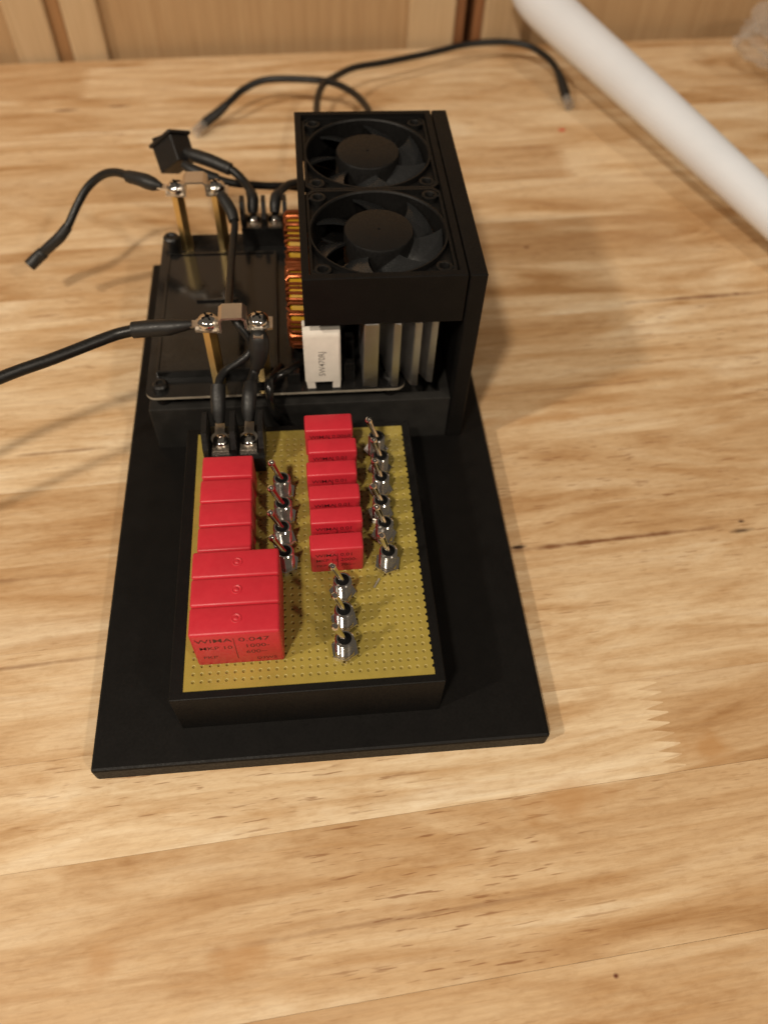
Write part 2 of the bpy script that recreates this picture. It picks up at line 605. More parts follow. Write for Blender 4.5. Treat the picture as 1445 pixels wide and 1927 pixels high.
def walls(x0, x1, y0, y1, z0, z1, t, floor=None):
    """an open rectangular frame, as one printed part"""
    bm = BM()
    o = [(x0, y0), (x1, y0), (x1, y1), (x0, y1)]
    i = [(x0 + t, y0 + t), (x1 - t, y0 + t), (x1 - t, y1 - t), (x0 + t, y1 - t)]
    V = {}
    for nm, ring in (('o', o), ('i', i)):
        for zz, z in (('b', z0), ('t', z1)):
            V[nm + zz] = [bm.verts.new((x, y, z)) for x, y in ring]
    for k in range(4):
        k2 = (k + 1) % 4
        bm.faces.new((V['ob'][k], V['ob'][k2], V['ot'][k2], V['ot'][k]))
        bm.faces.new((V['ib'][k2], V['ib'][k], V['it'][k], V['it'][k2]))
        bm.faces.new((V['ot'][k], V['ot'][k2], V['it'][k2], V['it'][k]))
        bm.faces.new((V['ob'][k2], V['ob'][k], V['ib'][k], V['ib'][k2]))
    bmesh.ops.recalc_face_normals(bm, faces=bm.faces)
    ed = [e for e in bm.edges if all(v in V['ot'] for v in e.verts) or (e.verts[0] in V['ob'] + V['ot'] and e.verts[1] in V['ob'] + V['ot'] and abs(e.verts[0].co.z - e.verts[1].co.z) > 1)]
    bmesh.ops.bevel(bm, geom=ed, offset=0.4, segments=2, profile=0.5, affect='EDGES')
    if floor is not None:
        box(bm, x0 + t - 0.2, x1 - t + 0.2, y0 + t - 0.2, y1 - t + 0.2, z0 + 0.05, floor)
    return bm


bobj('pedestal', walls(-4.2, 79.6, -2.6, 104.4, 7.7, 31.1, 4.0, floor=24.0), 'print')
bobj('module_tray', walls(-19.8, 97.9, 116.0, 220.2, 7.7, 30.0, 4.0, floor=22.0), 'tray')
for x, y in ((-14, 121.5), (74, 121.5), (-14, 210.5), (74, 210.5)):
    bm = BM()
    rev(bm, [(3.0, 0), (3.0, 13.2)], 16, (x, y, 22.0))
    bobj('standoff', bm, 'print', smooth=True)
bobj('side_bracket', bbox(98.1, 104.2, 115.0, 220.2, 7.7, 90.0, 0.5), 'print')
bm = walls(42.0, 97.6, 115.2, 220.2, 70.2, 90.0, 2.6)
box(bm, 44.4, 95.2, 167.0, 168.4, 71.0, 86.5)
box(bm, 97.5, 98.3, 150, 185, 72.0, 82.0)
box(bm, 46.0, 97.5, 217.8, 220.0, 37.2, 70.3)  # added unseen back panel, blocks the bright table behind the fans
bobj('fan_shroud', bm, 'print')


# ================================================================== two cooling fans set into the shroud
def make_fan(cx, cy, label, spin):
    f = empty('cooling_fan', (cx, cy, 76.0), label, 'fan', 'fans set into the shroud')
    h = 24.9
    bm = BM()
    seg = 64
    # flange: square outline to round opening, sunk pockets at the corners
    top, low, ro = 12.6, 10.4, 23.6

    def sq(a, hh):
        c, s = math.cos(a), math.sin(a)
        k = hh / max(abs(c), abs(s))
        return c * k, s * k
    rings = []
    for typ, r, z in (('c', ro, 0), ('c', ro, top - 0.6), ('c', ro + 0.35, top), ('c', ro + 0.95, top), ('c', ro + 1.0, low), ('s', h - 1.0, low), ('s', h - 1.0, top), ('s', h, top), ('s', h, 0)):
        ring = []
        for k in range(seg):
            a = 2 * math.pi * (k + 0.5) / seg
            x, y = (r * math.cos(a), r * math.sin(a)) if typ == 'c' else sq(a, r)
            if typ == 's' and r < h and math.hypot(x, y) < ro + 1.02:
                q = (ro + 1.02) / math.hypot(x, y)
                x, y = max(-h + .05, min(h - .05, x * q)), max(-h + .05, min(h - .05, y * q))
            ring.append(bm.verts.new((x, y, z)))
        rings.append(ring)
    for a, b in zip(rings, rings[1:] + rings[:1]):
        for k in range(seg):
            bm.faces.new((a[k], a[(k + 1) % seg], b[(k + 1) % seg], b[k]))
    bmesh.ops.recalc_face_normals(bm, faces=bm.faces)
    fr = obj('frame', bm, 'fanblk', f)
    for sx in (-1, 1):
        for sy in (-1, 1):
            bm = BM()
            c = (sx * 20.6, sy * 20.6, 0)
            rev(bm, [(1.7, low - 1.5), (2.9, low - 1.5), (2.9, top - 0.1), (2.6, top), (1.9, top), (1.7, top - 0.3), (1.7, low - 1.5)], 20, c, cap=False)
            ho = obj('screw_boss', bm, 'fanblk', fr, smooth=True)
            for ang in (R(45) * 0, R(90)):
                bm = BM()
                d = Vector((math.cos(ang) * sx, math.sin(ang) * sy, 0))
                p0 = Vector(c) + d * 2.5
                sweep(bm, [p0 + Vector((0, 0, top - 0.7)), Vector(c) + d * 3.6 + Vector((0, 0, top - 0.7))], 0.55, 6)
                obj('rib', bm, 'fanblk', fr)
    bm = BM()
    rev(bm, [(12.4, 1.0), (12.4, 12.0), (12.0, 12.7), (11.4, 12.9), (0.6, 12.9), (0.5, 12.5), (0, 12.45)], 48)
    obj('hub', bm, 'fanblk', f, smooth=True)
    bl = None
    for k in range(7):
        a = spin + 2 * math.pi * k / 7
        if bl is None:
            bm = BM()
            nr, nc = 7, 8
            grid = []
            for i in range(nr):
                r = 12.2 + (22.9 - 12.2) * i / (nr - 1)
                row = []
                for j in range(nc):
                    t = j / (nc - 1)
                    ang = (t - 0.5) * (0.80 - 0.08 * i / nr) + 0.30 * (i / (nr - 1)) ** 1.3
                    z = 2.6 + 7.6 * (t ** 0.85) + 0.5 * math.sin(t * math.pi) + 0.6 * i / nr
                    row.append((r * math.cos(ang), r * math.sin(ang), z))
                grid.append(row)
            vt = [[bm.verts.new(p) for p in row] for row in grid]
            vb = [[bm.verts.new((p[0], p[1], p[2] - 0.9)) for p in row] for row in grid]
            for i in range(nr - 1):
                for j in range(nc - 1):
                    bm.faces.new((vt[i][j], vt[i + 1][j], vt[i + 1][j + 1], vt[i][j + 1]))
                    bm.faces.new((vb[i][j], vb[i][j + 1], vb[i + 1][j + 1], vb[i + 1][j]))
            for i in range(nr - 1):
                bm.faces.new((vt[i][0], vb[i][0], vb[i + 1][0], vt[i + 1][0]))
                bm.faces.new((vt[i][-1], vt[i + 1][-1], vb[i + 1][-1], vb[i][-1]))
            for j in range(nc - 1):
                bm.faces.new((vt[0][j], vt[0][j + 1], vb[0][j + 1], vb[0][j]))
                bm.faces.new((vt[-1][j], vb[-1][j], vb[-1][j + 1], vt[-1][j + 1]))
            bmesh.ops.recalc_face_normals(bm, faces=bm.faces)
            bl = obj('blade', bm, 'blade', f, smooth=True)
            bl.rotation_euler = (0, 0, a)
        else:
            copy_of(bl, f, rot=(0, 0, a))
    # three struts carry the motor below the rotor
    for k in range(3):
        a = 0.5 + 2 * math.pi * k / 3
        bm = BM()
        sweep(bm, [Vector((8 * math.cos(a), 8 * math.sin(a), 0.9)), Vector((23.9 * math.cos(a), 23.9 * math.sin(a), 0.9))], 0.9, 6)
        obj('strut', bm, 'fanblk', f)


make_fan(69.8, 192.7, 'black axial fan in the shroud, the one farther from the red capacitors', 0.9)
make_fan(69.8, 142.7, 'black axial fan in the shroud, the one nearer the red capacitors', 0.35)

# ================================================================== capacitor board
PZ = 31.5
board = empty('capacitor_board', (0, 0, PZ), 'yellow perforated board carrying red film capacitors and small metal toggle switches', 'circuit board')
PI = 2.54
BW, BL = 2.8 + 29 * PI, 101.3


def perforated():
    bm = BM()
    r, n, th = 0.62, 8, 1.5
    ncol, nrow = 30, 38
    x_edges = [0.0] + [2.8 + PI * (i + 0.5) for i in range(29)] + [BW]
    y_edges = [0.0] + [2.8 + PI * (j + 0.5) for j in range(37)] + [BL]
    grid = [[bm.verts.new((x, y, 0)) for y in y_edges] for x in x_edges]
    for i in range(ncol):
        for j in range(nrow):
            cx, cy = 2.8 + PI * i, 2.8 + PI * j
            A, B, C, D = grid[i][j], grid[i + 1][j], grid[i + 1][j + 1], grid[i][j + 1]
            if i < 29:
                ring = [bm.verts.new((cx + r * math.cos(math.pi / 4 * (k + 0.5)), cy + r * math.sin(math.pi / 4 * (k + 0.5)), 0)) for k in range(n)]
                mid = [bm.verts.new((cx + (v.co.x - cx) * 0.70, cy + (v.co.y - cy) * 0.70, -0.26)) for v in ring]
                low = [bm.verts.new((v.co.x, v.co.y, -0.70)) for v in mid]
                # corners: A (-,-) B (+,-) C (+,+) D (-,+); octagon verts 0,1 = NE side ...
                quads = [(ring[7], ring[0], C, B) if False else None]
                bm.faces.new((B, C, ring[0], ring[7]))
                bm.faces.new((C, ring[1], ring[0]))
                bm.faces.new((C, D, ring[2], ring[1]))
                bm.faces.new((D, ring[3], ring[2]))
                bm.faces.new((D, A, ring[4], ring[3]))
                bm.faces.new((A, ring[5], ring[4]))
                bm.faces.new((A, B, ring[6], ring[5]))
                bm.faces.new((B, ring[7], ring[6]))
                for k in range(n):
                    k2 = (k + 1) % n
                    bm.faces.new((ring[k2], ring[k], mid[k], mid[k2])).material_index = 1
                    bm.faces.new((mid[k2], mid[k], low[k], low[k2]))
                bm.faces.new(low)
            else:
                # sawn through the middle of the last column: half holes along the edge
                pts = [(cx, cy - r)] + [(cx - r * math.sin(math.pi * t), cy - r * math.cos(math.pi * t)) for t in (0.25, 0.5, 0.75)] + [(cx, cy + r)]
                ring = [bm.verts.new((x, y, 0)) for x, y in pts]
                low = [bm.verts.new((x, y, -th)) for x, y in pts]
                bm.faces.new((A, B, ring[0], ring[1]))
                bm.faces.new((A, ring[1], ring[2]))
                bm.faces.new((A, ring[2], D))
                bm.faces.new((D, ring[2], ring[3]))
                bm.faces.new((D, ring[3], ring[4], C))
                bl, cl = bm.verts.new((B.co.x, B.co.y, -th)), bm.verts.new((C.co.x, C.co.y, -th))
                bm.faces.new((B, bl, low[0], ring[0]))
                bm.faces.new((ring[4], low[4], cl, C))
                for k in range(4):
                    bm.faces.new((ring[k + 1], ring[k], low[k], low[k + 1]))
    # outer edge walls
    for ring in ([grid[i][0] for i in range(31)], [grid[30 - i][38] for i in range(31)], [grid[0][38 - j] for j in range(39)]):
        lo = [bm.verts.new((v.co.x, v.co.y, -th)) for v in ring]
        for k in range(len(ring) - 1):
            bm.faces.new((ring[k], lo[k], lo[k + 1], ring[k + 1]))
    bmesh.ops.recalc_face_normals(bm, faces=bm.faces)
    return bm


obj('perforated_sheet', perforated(), ['perf', 'perf_cut'], board)


def cap_body(w, t, h, bev, dimple):
    """potted film capacitor: bevelled box, slightly drafted, optional moulded dimple on top"""
    bm = BM()
    vs, fs = box(bm, 0, w, 0, t, 0, h)
    for v in vs:
        if v.co.z < h / 2:
            v.co.x = w / 2 + (v.co.x - w / 2) * 1.004
    bmesh.ops.bevel(bm, geom=list(bm.edges), offset=bev, segments=3, profile=0.5, affect='EDGES')
    if dimple:
        rev(bm, [(1.7, -0.2), (1.6, 0.16), (1.3, 0.26), (0.95, 0.05), (0.8, 0.04), (0.62, 0.28), (0.3, 0.38), (0, 0.40)], 20, (w * 0.52, t * 0.52, h), cap=False)
    return bm


def cap_text(lines, bar, w, h):
    bm = text_bm(lines)
    x, y0, y1 = bar
    vs = [bm.verts.new(p) for p in ((x, y0, 0), (x + 0.22, y0, 0), (x + 0.22, y1, 0), (x, y1, 0))]
    bm.faces.new(vs)
    bmesh.ops.transform(bm, matrix=Matrix.Rotation(R(90), 4, 'X'), verts=bm.verts)
    bmesh.ops.translate(bm, vec=(0, -0.03, 0), verts=bm.verts)
    return bm


big = None
BWX, BT, BH = 26.2, 9.45, 20.6
for k, y in enumerate((7.9, 17.45, 27.0)):
    if big is None:
        big = obj('film_capacitor', cap_body(BWX, BT, BH, 0.95, True), 'red', board, (4.4, y, 0), smooth=True, label='large red film capacitor at the front of its block')
        big_t = obj('printed_text', cap_text([('WIMA', 1.3, 15.6, 3.4, 1.15), ('MKP 10', 1.9, 11.0, 2.9, 1.05), ('FKP', 2.3, 5.0, 2.4, 1.1), ('0.047', 13.8, 15.4, 3.6, 1.15), ('1000-', 15.2, 11.2, 3.2, 1.0), ('600~', 15.2, 7.2, 3.0, 1.0), ('D3W5', 18.0, 2.6, 2.2, 1.0)], (12.4, 4.0, 17.8), BWX, BH), 'ink', big)
    else:
        c = copy_of(big, board, (4.4, y, 0))
        c['label'] = ['', 'large red film capacitor in the middle of its block', 'large red film capacitor at the back of its block'][k]
        copy_of(big_t, c)

SW, SH = 17.2, 14.0
small_mesh = {}


def small_cap(x, y, value, label, thick, rz=0.0):
    if thick not in small_mesh:
        o = obj('film_capacitor', cap_body(SW, thick, SH, 0.85, False), 'red', board, (x, y, 0), smooth=True)
        small_mesh[thick] = o
    else:
        o = copy_of(small_mesh[thick], board, (x, y, 0))
    o.rotation_euler = (0, 0, R(rz))
    o['label'] = label
    tx = text_cache.get(value)
    if tx is None:
        tx = obj('printed_text', cap_text([('WIMA', 1.6, 9.7, 2.5, 1.02), ('MKP 10', 1.7, 6.7, 2.3, 0.95), ('FKP', 1.8, 3.6, 2.0, 1.0), (value, 9.6, 9.8, 2.5, 1.0), ('2000-', 9.7, 6.7, 2.4, 1.0), ('700~', 9.7, 3.6, 2.3, 1.0)], (8.6, 3.0, 11.4), SW, SH), 'ink', o)
        text_cache[value] = tx
    else:
        copy_of(tx, o)


text_cache = {}
jit = random.Random(5)
for k, y in enumerate((88.4, 78.4, 68.4, 58.1, 48.6, 38.4)):
    small_cap(39.9 + (0, 0.8, 0.1, 0.5, 0.6, 0.1)[k], y, '0.0068' if k == 0 else '0.01', 'small red film capacitor, number %d from the back in the right row' % (k + 1), 8.1 if k == 0 else 6.5, jit.uniform(-0.8, 0.8))
for k, y in enumerate((70.0, 59.8, 50.2, 40.6)):
    small_cap(4.4 + (0.2, 0, 0.1, 0)[k], y, '0.01', 'small red film capacitor, number %d from the back in the left row' % (k + 1), 9.3, jit.uniform(-0.6, 0.6))


# toggle switches: threaded bushing with hex nut and bat lever
def bushing_bm():
    bm = BM()
    prof = [(3.0, 0.0)]
    z = 2.3
    prof.append((3.0, z))
    while z < 8.3:
        prof += [(2.62, z), (2.62, z + 0.03), (3.0, z + 0.25), (3.0, z + 0.30), (2.62, z + 0.52)]
        z += 0.54
    prof += [(2.95, 8.9), (2.6, 9.2), (2.15, 9.2), (1.9, 8.4), (0, 8.2)]
    rev(bm, prof, 28)
    return bm


def nut_bm():
    bm = BM()
    pts = [(4.45 * math.cos(R(60 * k)), 4.45 * math.sin(R(60 * k))) for k in range(6)]
    prism(bm, pts, 0.0, 2.2)
    bmesh.ops.bevel(bm, geom=[e for e in bm.edges if all(abs(v.co.z - 2.2) < 1e-3 for v in e.verts)], offset=0.35, segments=2, affect='EDGES')
    return bm


def lever_bm():
    bm = BM()
    rev(bm, [(1.5, -0.6), (1.35, 0.2), (0.85, 2.0), (0.88, 5.0), (1.05, 8.4), (1.22, 9.4), (1.12, 10.2), (0.7, 10.7), (0, 10.85)], 18)
    return bm


sw_mesh = None


def toggle(x, y, label, tilt, az):
    global sw_mesh, nut_mesh, lev_mesh, cap_mesh
    if sw_mesh is None:
        s = sw_mesh = obj('toggle_switch', bushing_bm(), 'nickel', board, (x, y, 0), smooth=True)
        n = nut_mesh = obj('hex_nut', nut_bm(), 'nickel', s, (0, 0, 0.02))
        l = lev_mesh = obj('lever', lever_bm(), 'nickel', s, (0, 0, 8.3), smooth=True)
        bm = BM()
        rev(bm, [(2.12, 9.02), (2.05, 9.3), (1.3, 9.45), (0, 9.45)], 18)
        c = cap_mesh = obj('lever_seal', bm, 'hole', s, smooth=True)  # dark cap paints the shade of the open bushing top
    else:
        s = copy_of(sw_mesh, board, (x, y, 0))
        n = copy_of(nut_mesh, s)
        l = copy_of(lev_mesh, s)
        c = copy_of(cap_mesh, s)
    n.rotation_euler = (0, 0, R(jit.uniform(-25, 25)))
    l.rotation_euler = Matrix.Rotation(az, 4, 'Z').to_euler()
    l.rotation_euler = (Matrix.Rotation(az, 4, 'Z') @ Matrix.Rotation(-tilt, 4, 'Y')).to_euler()
    s['label'] = label


for k, (x, y) in enumerate(((65.7, 88.9), (66.3, 79.9), (65.7, 70.5), (64.9, 60.3), (65.2, 51.2), (65.4, 39.9))):
    toggle(x, y, 'metal toggle switch, number %d from the back beside the right capacitor row' % (k + 1), R(17 + jit.uniform(-2, 2)), R(jit.uniform(-8, 6)))
for k, (x, y) in enumerate(((31.2, 71.9), (31.4, 61.3), (31.0, 51.6), (31.7, 42.1))):
    toggle(x, y, 'metal toggle switch, number %d from the back beside the left capacitor row' % (k + 1), R(18 + jit.uniform(-2, 2)), R(jit.uniform(-6, 6)))
for k, (x, y) in enumerate(((49.8, 30.0), (49.6, 19.5), (49.2, 9.6))):
    toggle(x, y, 'metal toggle switch, number %d from the back of the front three' % (k + 1), R(17 + jit.uniform(-2, 2)), R(jit.uniform(-6, 6)))


def dome_screw(name, parent, loc, r=3.8, h=3.0, mat='nickel'):
    bm = BM()
    prof = [(r, 0), (r, 0.5)] + [(r * math.cos(R(a)), 0.5 + (h - 0.5) * math.sin(R(a))) for a in range(10, 80, 10)]
    prof += [(0.9, h), (0.85, h - 0.35), (0, h - 0.9)]
    rev(bm, prof, 28)
    for ang in (0.4, 0.4 + math.pi / 2):
        pass
    s = obj(name, bm, mat, parent, loc, smooth=True)
    for ang in (0.5, 0.5 + math.pi / 2):
        b2 = bbox(-r * 0.55, r * 0.55, -0.32, 0.32, h - 0.5, h - 0.02, 0)
        obj('cross_recess', b2, 'hole', s, rot=(0, 0, ang))  # dark bars stand in for the shade in the cross slots
    return s


def terminal_block(parent, name, x0, x1, y0, y1, zb, zs, zt):
    """two-way barrier strip: floor, three fins, clamp plate and screw per pole; a part with sub-parts"""
    bm = BM()
    box(bm, x0, x1, y0, y1, zb, zs - 2.2)
    w = x1 - x0
    xs = (x0 + 0.9, (x0 + x1) / 2, x1 - 0.9)
    for x in xs:
        prism_fin = [(y0 + 1.5, zs - 2.3), (y1, zs - 2.3), (y1, zt - 1.2), (y1 - 1.2, zt), (y0 + 5.0, zt), (y0 + 1.5, zs + 1.5)]
        a = [bm.verts.new((x - 0.9, y, z)) for y, z in prism_fin]
        b = [bm.verts.new((x + 0.9, y, z)) for y, z in prism_fin]
        bm.faces.new(a)
        bm.faces.new(list(reversed(b)))
        for k in range(6):
            bm.faces.new((a[k], b[k], b[(k + 1) % 6], a[(k + 1) % 6]))
    bmesh.ops.recalc_face_normals(bm, faces=bm.faces)
    t = obj(name, bm, 'abs', parent)
    for xc in ((xs[0] + xs[1]) / 2, (xs[1] + xs[2]) / 2):
        yc = (y0 + y1) / 2 - 0.3
        b2 = bbox(xc - 3.1, xc + 3.1, yc - 4.6, yc + 3.6, zs - 2.2, zs - 1.2, 0.25)
        box(b2, xc - 3.0, xc + 3.0, yc - 5.0, yc - 4.4, zs - 3.8, zs - 1.3)
        obj('clamp_plate', b2, 'copper_bare', t)
        b3 = BM()
        prof = [(2.9, 0), (2.9, 0.7)] + [(2.9 * math.cos(R(a)), 0.7 + 1.5 * math.sin(R(a))) for a in range(15, 76, 15)] + [(0.6, 2.2), (0, 1.7)]
        rev(b3, prof, 22)
        obj('screw_head', b3, 'nickel', t, (xc, yc, zs - 1.2), smooth=True)
    return t


terminal_block(board, 'terminal_block', 4.0, 25.4, 82.6, 98.6, 0.0, 9.5, 16.5)
# a sliver of trimmed lead lying on the board
bm = BM()
sweep(bm, [Vector((60.2, 31.4, 0.35)), Vector((62.2, 34.6, 0.35))], 0.35, 8)
tag(obj('clipped_lead', bm, 'fr4', None, (0, 0, PZ), smooth=True), 'short pale clipping of wire lying on the yellow board', 'wire clipping')

# ================================================================== driver module
mod = empty('driver_module', (0, 0, 35.2), 'black driver circuit board with brass posts, copper wound toroids and heat sink', 'circuit board')
MZ = 1.6   # top of the board above the empty


def rounded_rect(x0, x1, y0, y1, r, n=6):
    out = []
    for cx, cy, a0 in ((x1 - r, y0 + r, -90), (x1 - r, y1 - r, 0), (x0 + r, y1 - r, 90), (x0 + r, y0 + r, 180)):
        for k in range(n + 1):
            a = R(a0 + 90 * k / n)
            out.append((cx + r * math.cos(a), cy + r * math.sin(a)))
    return out


bm = BM()
prism(bm, rounded_rect(-19.7, 79.5, 116.0, 216.0, 4.0), 0.5, MZ, 1, 0)
obj('circuit_board', bm, ['mask', 'fr4'], mod)
bm = BM()
prism(bm, rounded_rect(-15.5, 30.5, 126.6, 198.5, 1.5), MZ, MZ + 2.7)
bmesh.ops.bevel(bm, geom=[e for e in bm.edges if all(abs(v.co.z - MZ - 2.7) < 1e-3 for v in e.verts)], offset=0.8, segments=3, affect='EDGES')
obj('insulating_plate', bm, 'slab', mod, smooth=True)
bm = walls(-15.9, 30.9, 126.2, 198.9, MZ + 0.02, MZ + 3.3, 1.1)
obj('plate_lip', bm, 'mask', mod)
obj('plate_rib', bbox(-2.5, 14.5, 166.5, 168.0, MZ + 2.6, MZ + 3.6, 0.3), 'slab', mod)
for x, y in ((-14.2, 121.5), (74, 121.5), (-14.4, 204.5), (74, 210.5)):
    bm = BM()
    hh = 8.0 if y == 204.5 else 2.4
    rr_ = 3.4 if y == 204.5 else 2.9
    rev(bm, [(rr_, 0), (rr_, hh - 0.8), (rr_ - 0.6, hh - 0.1), (rr_ * 0.5, hh), (1.2, hh - 0.7), (0, hh - 0.8)], 18, (x, y, MZ))
    obj('mounting_screw', bm, 'abs', mod, smooth=True)

PT = 64.3 - 35.2
for x, y in ((8.0, 123.8), (25.6, 123.6), (-8.2, 206.3), (8.0, 206.5)):
    bm = BM()
    pts = [(2.75 * math.cos(R(60 * k + 30)), 2.75 * math.sin(R(60 * k + 30))) for k in range(6)]
    prism(bm, pts, 0, PT - MZ - 0.9)
    obj('brass_post', bm, 'brass', mod, (x, y, MZ))


def strap(xa, xb, y, xl, xr):
    """flat lugs at both ends, a raised square loop in the middle"""
    xm = (xa + xb) / 2
    prof = [(xl, 0), (xm - 4.4, 0), (xm - 4.1, 0.6), (xm - 4.0, 5.0), (xm - 3.2, 5.8), (xm + 3.2, 5.8), (xm + 4.0, 5.0), (xm + 4.1, 0.6), (xm + 4.4, 0), (xr, 0)]
    t = 0.9
    inner = [(xl, t), (xm - 5.2, t), (xm - 4.95, t + 0.6), (xm - 4.9, 5.4), (xm - 3.5, 6.7), (xm + 3.5, 6.7), (xm + 4.9, 5.4), (xm + 4.95, t + 0.6), (xm + 5.2, t), (xr, t)]
    bm = BM()
    hw = [3.9] * 10
    hw[0] = hw[-1] = 3.0
    rows = []
    for (a, b), w in zip(zip(prof, inner), hw):
        rows.append([bm.verts.new((a[0], y - w, a[1])), bm.verts.new((a[0], y + w, a[1])), bm.verts.new((b[0], y + w, b[1])), bm.verts.new((b[0], y - w, b[1]))])
    for p, q in zip(rows, rows[1:]):
        for k in range(4):
            bm.faces.new((p[k], p[(k + 1) % 4], q[(k + 1) % 4], q[k]))
    bm.faces.new(rows[0])
    bm.faces.new(list(reversed(rows[-1])))
    bmesh.ops.recalc_face_normals(bm, faces=bm.faces)
    s = obj('strap_clamp', bm, 'strap', mod, (0, 0, PT - 0.05), smooth=True)
    for x in (xa, xb):
        dome_screw('screw_head', mod, (x, y, PT + 0.9 + 0.8))
    return s


strap(8.0, 25.6, 123.7, 3.4, 30.6)
strap(-8.2, 8.0, 206.4, -12.6, 12.8)

terminal_block(mod, 'terminal_block', 16.2, 36.4, 206.5, 217.5, MZ, 12.8, 20.5)


def toroid(cy):
    bm = BM()
    Ro, Ri, hw, seg = 14.6, 8.0, 3.9, 40
    prof = [(Ri, -hw), (Ro - 0.8, -hw), (Ro, -hw + 0.8), (Ro, hw - 0.8), (Ro - 0.8, hw), (Ri, hw), (Ri, -hw)]
    rev(bm, prof, seg, cap=False)
    bmesh.ops.transform(bm, matrix=Matrix.Rotation(R(90), 4, 'Y'), verts=bm.verts)
    c = obj('toroid_core', bm, 'yellow', mod, (40.8, cy, MZ + 16.4), smooth=True)
    turns = 42
    path = []
    wr = 0.62
    oo, ii, w2 = Ro + wr, Ri - wr, hw + wr
    loop = [(oo, -w2 * 0.85), (oo + 0.1, 0), (oo, w2 * 0.85), (oo - 0.9, w2 + 0.1), ((oo + ii) / 2, w2 + 0.25), (ii + 0.8, w2), (ii, w2 * 0.7), (ii, -w2 * 0.7), (ii + 0.8, -w2), ((oo + ii) / 2, -w2 - 0.25), (oo - 0.9, -w2 - 0.1)]
    for t in range(turns):
        for k, (r, x) in enumerate(loop):
            a = R(285) + R(330) * (t + k / len(loop)) / turns + 0.035 * math.sin(t * 2.7 + cy)
            jr = r + 0.35 * math.sin(t * 5.1 + cy) if k < 4 or k > 8 else r
            path.append(Vector((x * (1 + 0.05 * math.sin(t * 3.3)), jr * math.cos(a), jr * math.sin(a))))
    bm = BM()
    sweep(bm, path, wr, 7)
    obj('copper_winding', bm, 'copper', c, smooth=True)


toroid(146.0)
toroid(180.5)

# white ceramic power resistor on feet
bm = BM()
prof = [(117.4, 3.2), (117.4, 25.0), (118.6, 27.6), (119.6, 28.3), (123.0, 28.3), (123.0, 3.2)]
a = [bm.verts.new((41.0, y, z)) for y, z in prof]
b = [bm.verts.new((54.5, y, z)) for y, z in prof]
bm.faces.new(a)
bm.faces.new(list(reversed(b)))
for k in range(6):
    bm.faces.new((a[k], b[k], b[(k + 1) % 6], a[(k + 1) % 6]))
bmesh.ops.recalc_face_normals(bm, faces=bm.faces)
bmesh.ops.bevel(bm, geom=list(bm.edges), offset=0.5, segments=2, affect='EDGES')
for x0, x1 in ((41.3, 44.4), (51.5, 54.4)):
    vs, _ = box(bm, x0, x1, 117.6, 122.8, 0.1, 3.9)
    for v in vs:
        if v.co.z < 1:
            v.co.x += 0.5 if x0 < 45 else -0.2
bb = bbox(40.9, 42.2, 120.4, 122.9, 27.6, 29.6, 0.4)
me = bpy.data.meshes.new('ridge')
bb.to_mesh(me)
bm.from_mesh(me)
bb.free()
res = obj('cement_resistor', bm, 'cement', mod, (0, 0, MZ), smooth=True)
bm = text_bm([('5W470RJ', 0, 0, 3.3, 0.98)])
bmesh.ops.transform(bm, matrix=Matrix.Translation((48.6, 117.36, 6.6)) @ Matrix.Rotation(R(90), 4, 'X') @ Matrix.Rotation(R(90), 4, 'Z'), verts=bm.verts)
obj('printed_text', bm, 'grey_ink', res)

# aluminium heat sink: a stout first rib and three splayed fins
hs = obj('heat_sink', bbox(62.8, 90.5, 134, 138, 1.0, 33.0, 0.3), 'alu', mod, (0, 0, MZ))
fins = [((63.0, 116.2), (68.4, 116.2), (68.4, 134.2), (63.0, 134.2)),
        ((73.8, 116.2), (76.4, 115.8), (72.8, 134.2), (70.4, 134.2)),
        ((81.4, 116.6), (83.9, 116.0), (76.8, 134.2), (74.4, 134.2)),
        ((87.6, 117.2), (89.8, 116.4), (80.6, 134.2), (78.2, 134.2))]
for k, poly in enumerate(fins):
    bm = BM()
    prism(bm, list(poly), (0.4, 0.4, 0.4, 1.5)[k], 32.2)
    bmesh.ops.bevel(bm, geom=list(bm.edges), offset=0.3, segments=2, affect='EDGES')
    obj('fin', bm, 'alu', hs, smooth=True)
# small dark parts between resistor and heat sink
for x, y, w, d, h in ((56, 121, 4, 3, 9), (57, 128, 3.2, 5, 14), (34, 120.5, 5, 4, 5), (20, 119.5, 6, 3, 2.5)):
    obj('transistor', bbox(x, x + w, y, y + d, 0, h, 0.3), 'mask', mod, (0, 0, MZ))

# ================================================================== cables
WR = 2.05


def wire_thing(name, label, cat, pieces, group=None, loc=(0, 0, 0)):
    e = empty(name, pieces[0][2][0] if False else (0, 0, 0), label, cat, group)
    for nm, mat, pts, rad in pieces:
        obj(nm, tube(pts, rad, 14, 7), mat, e, smooth=True)
    return e


def lug(parent, cx, cy, z, ang, r=3.9):
    bm = BM()
    rev(bm, [(r, 0), (r, 0.75)], 24)
    box(bm, 2.0, 8.5, -1.7, 1.7, 0.02, 0.72)
    bmesh.ops.transform(bm, matrix=Matrix.Translation((cx, cy, z)) @ Matrix.Rotation(ang, 4, 'Z'), verts=bm.verts)
    obj('ring_lug', bm, 'strap', parent, smooth=True)


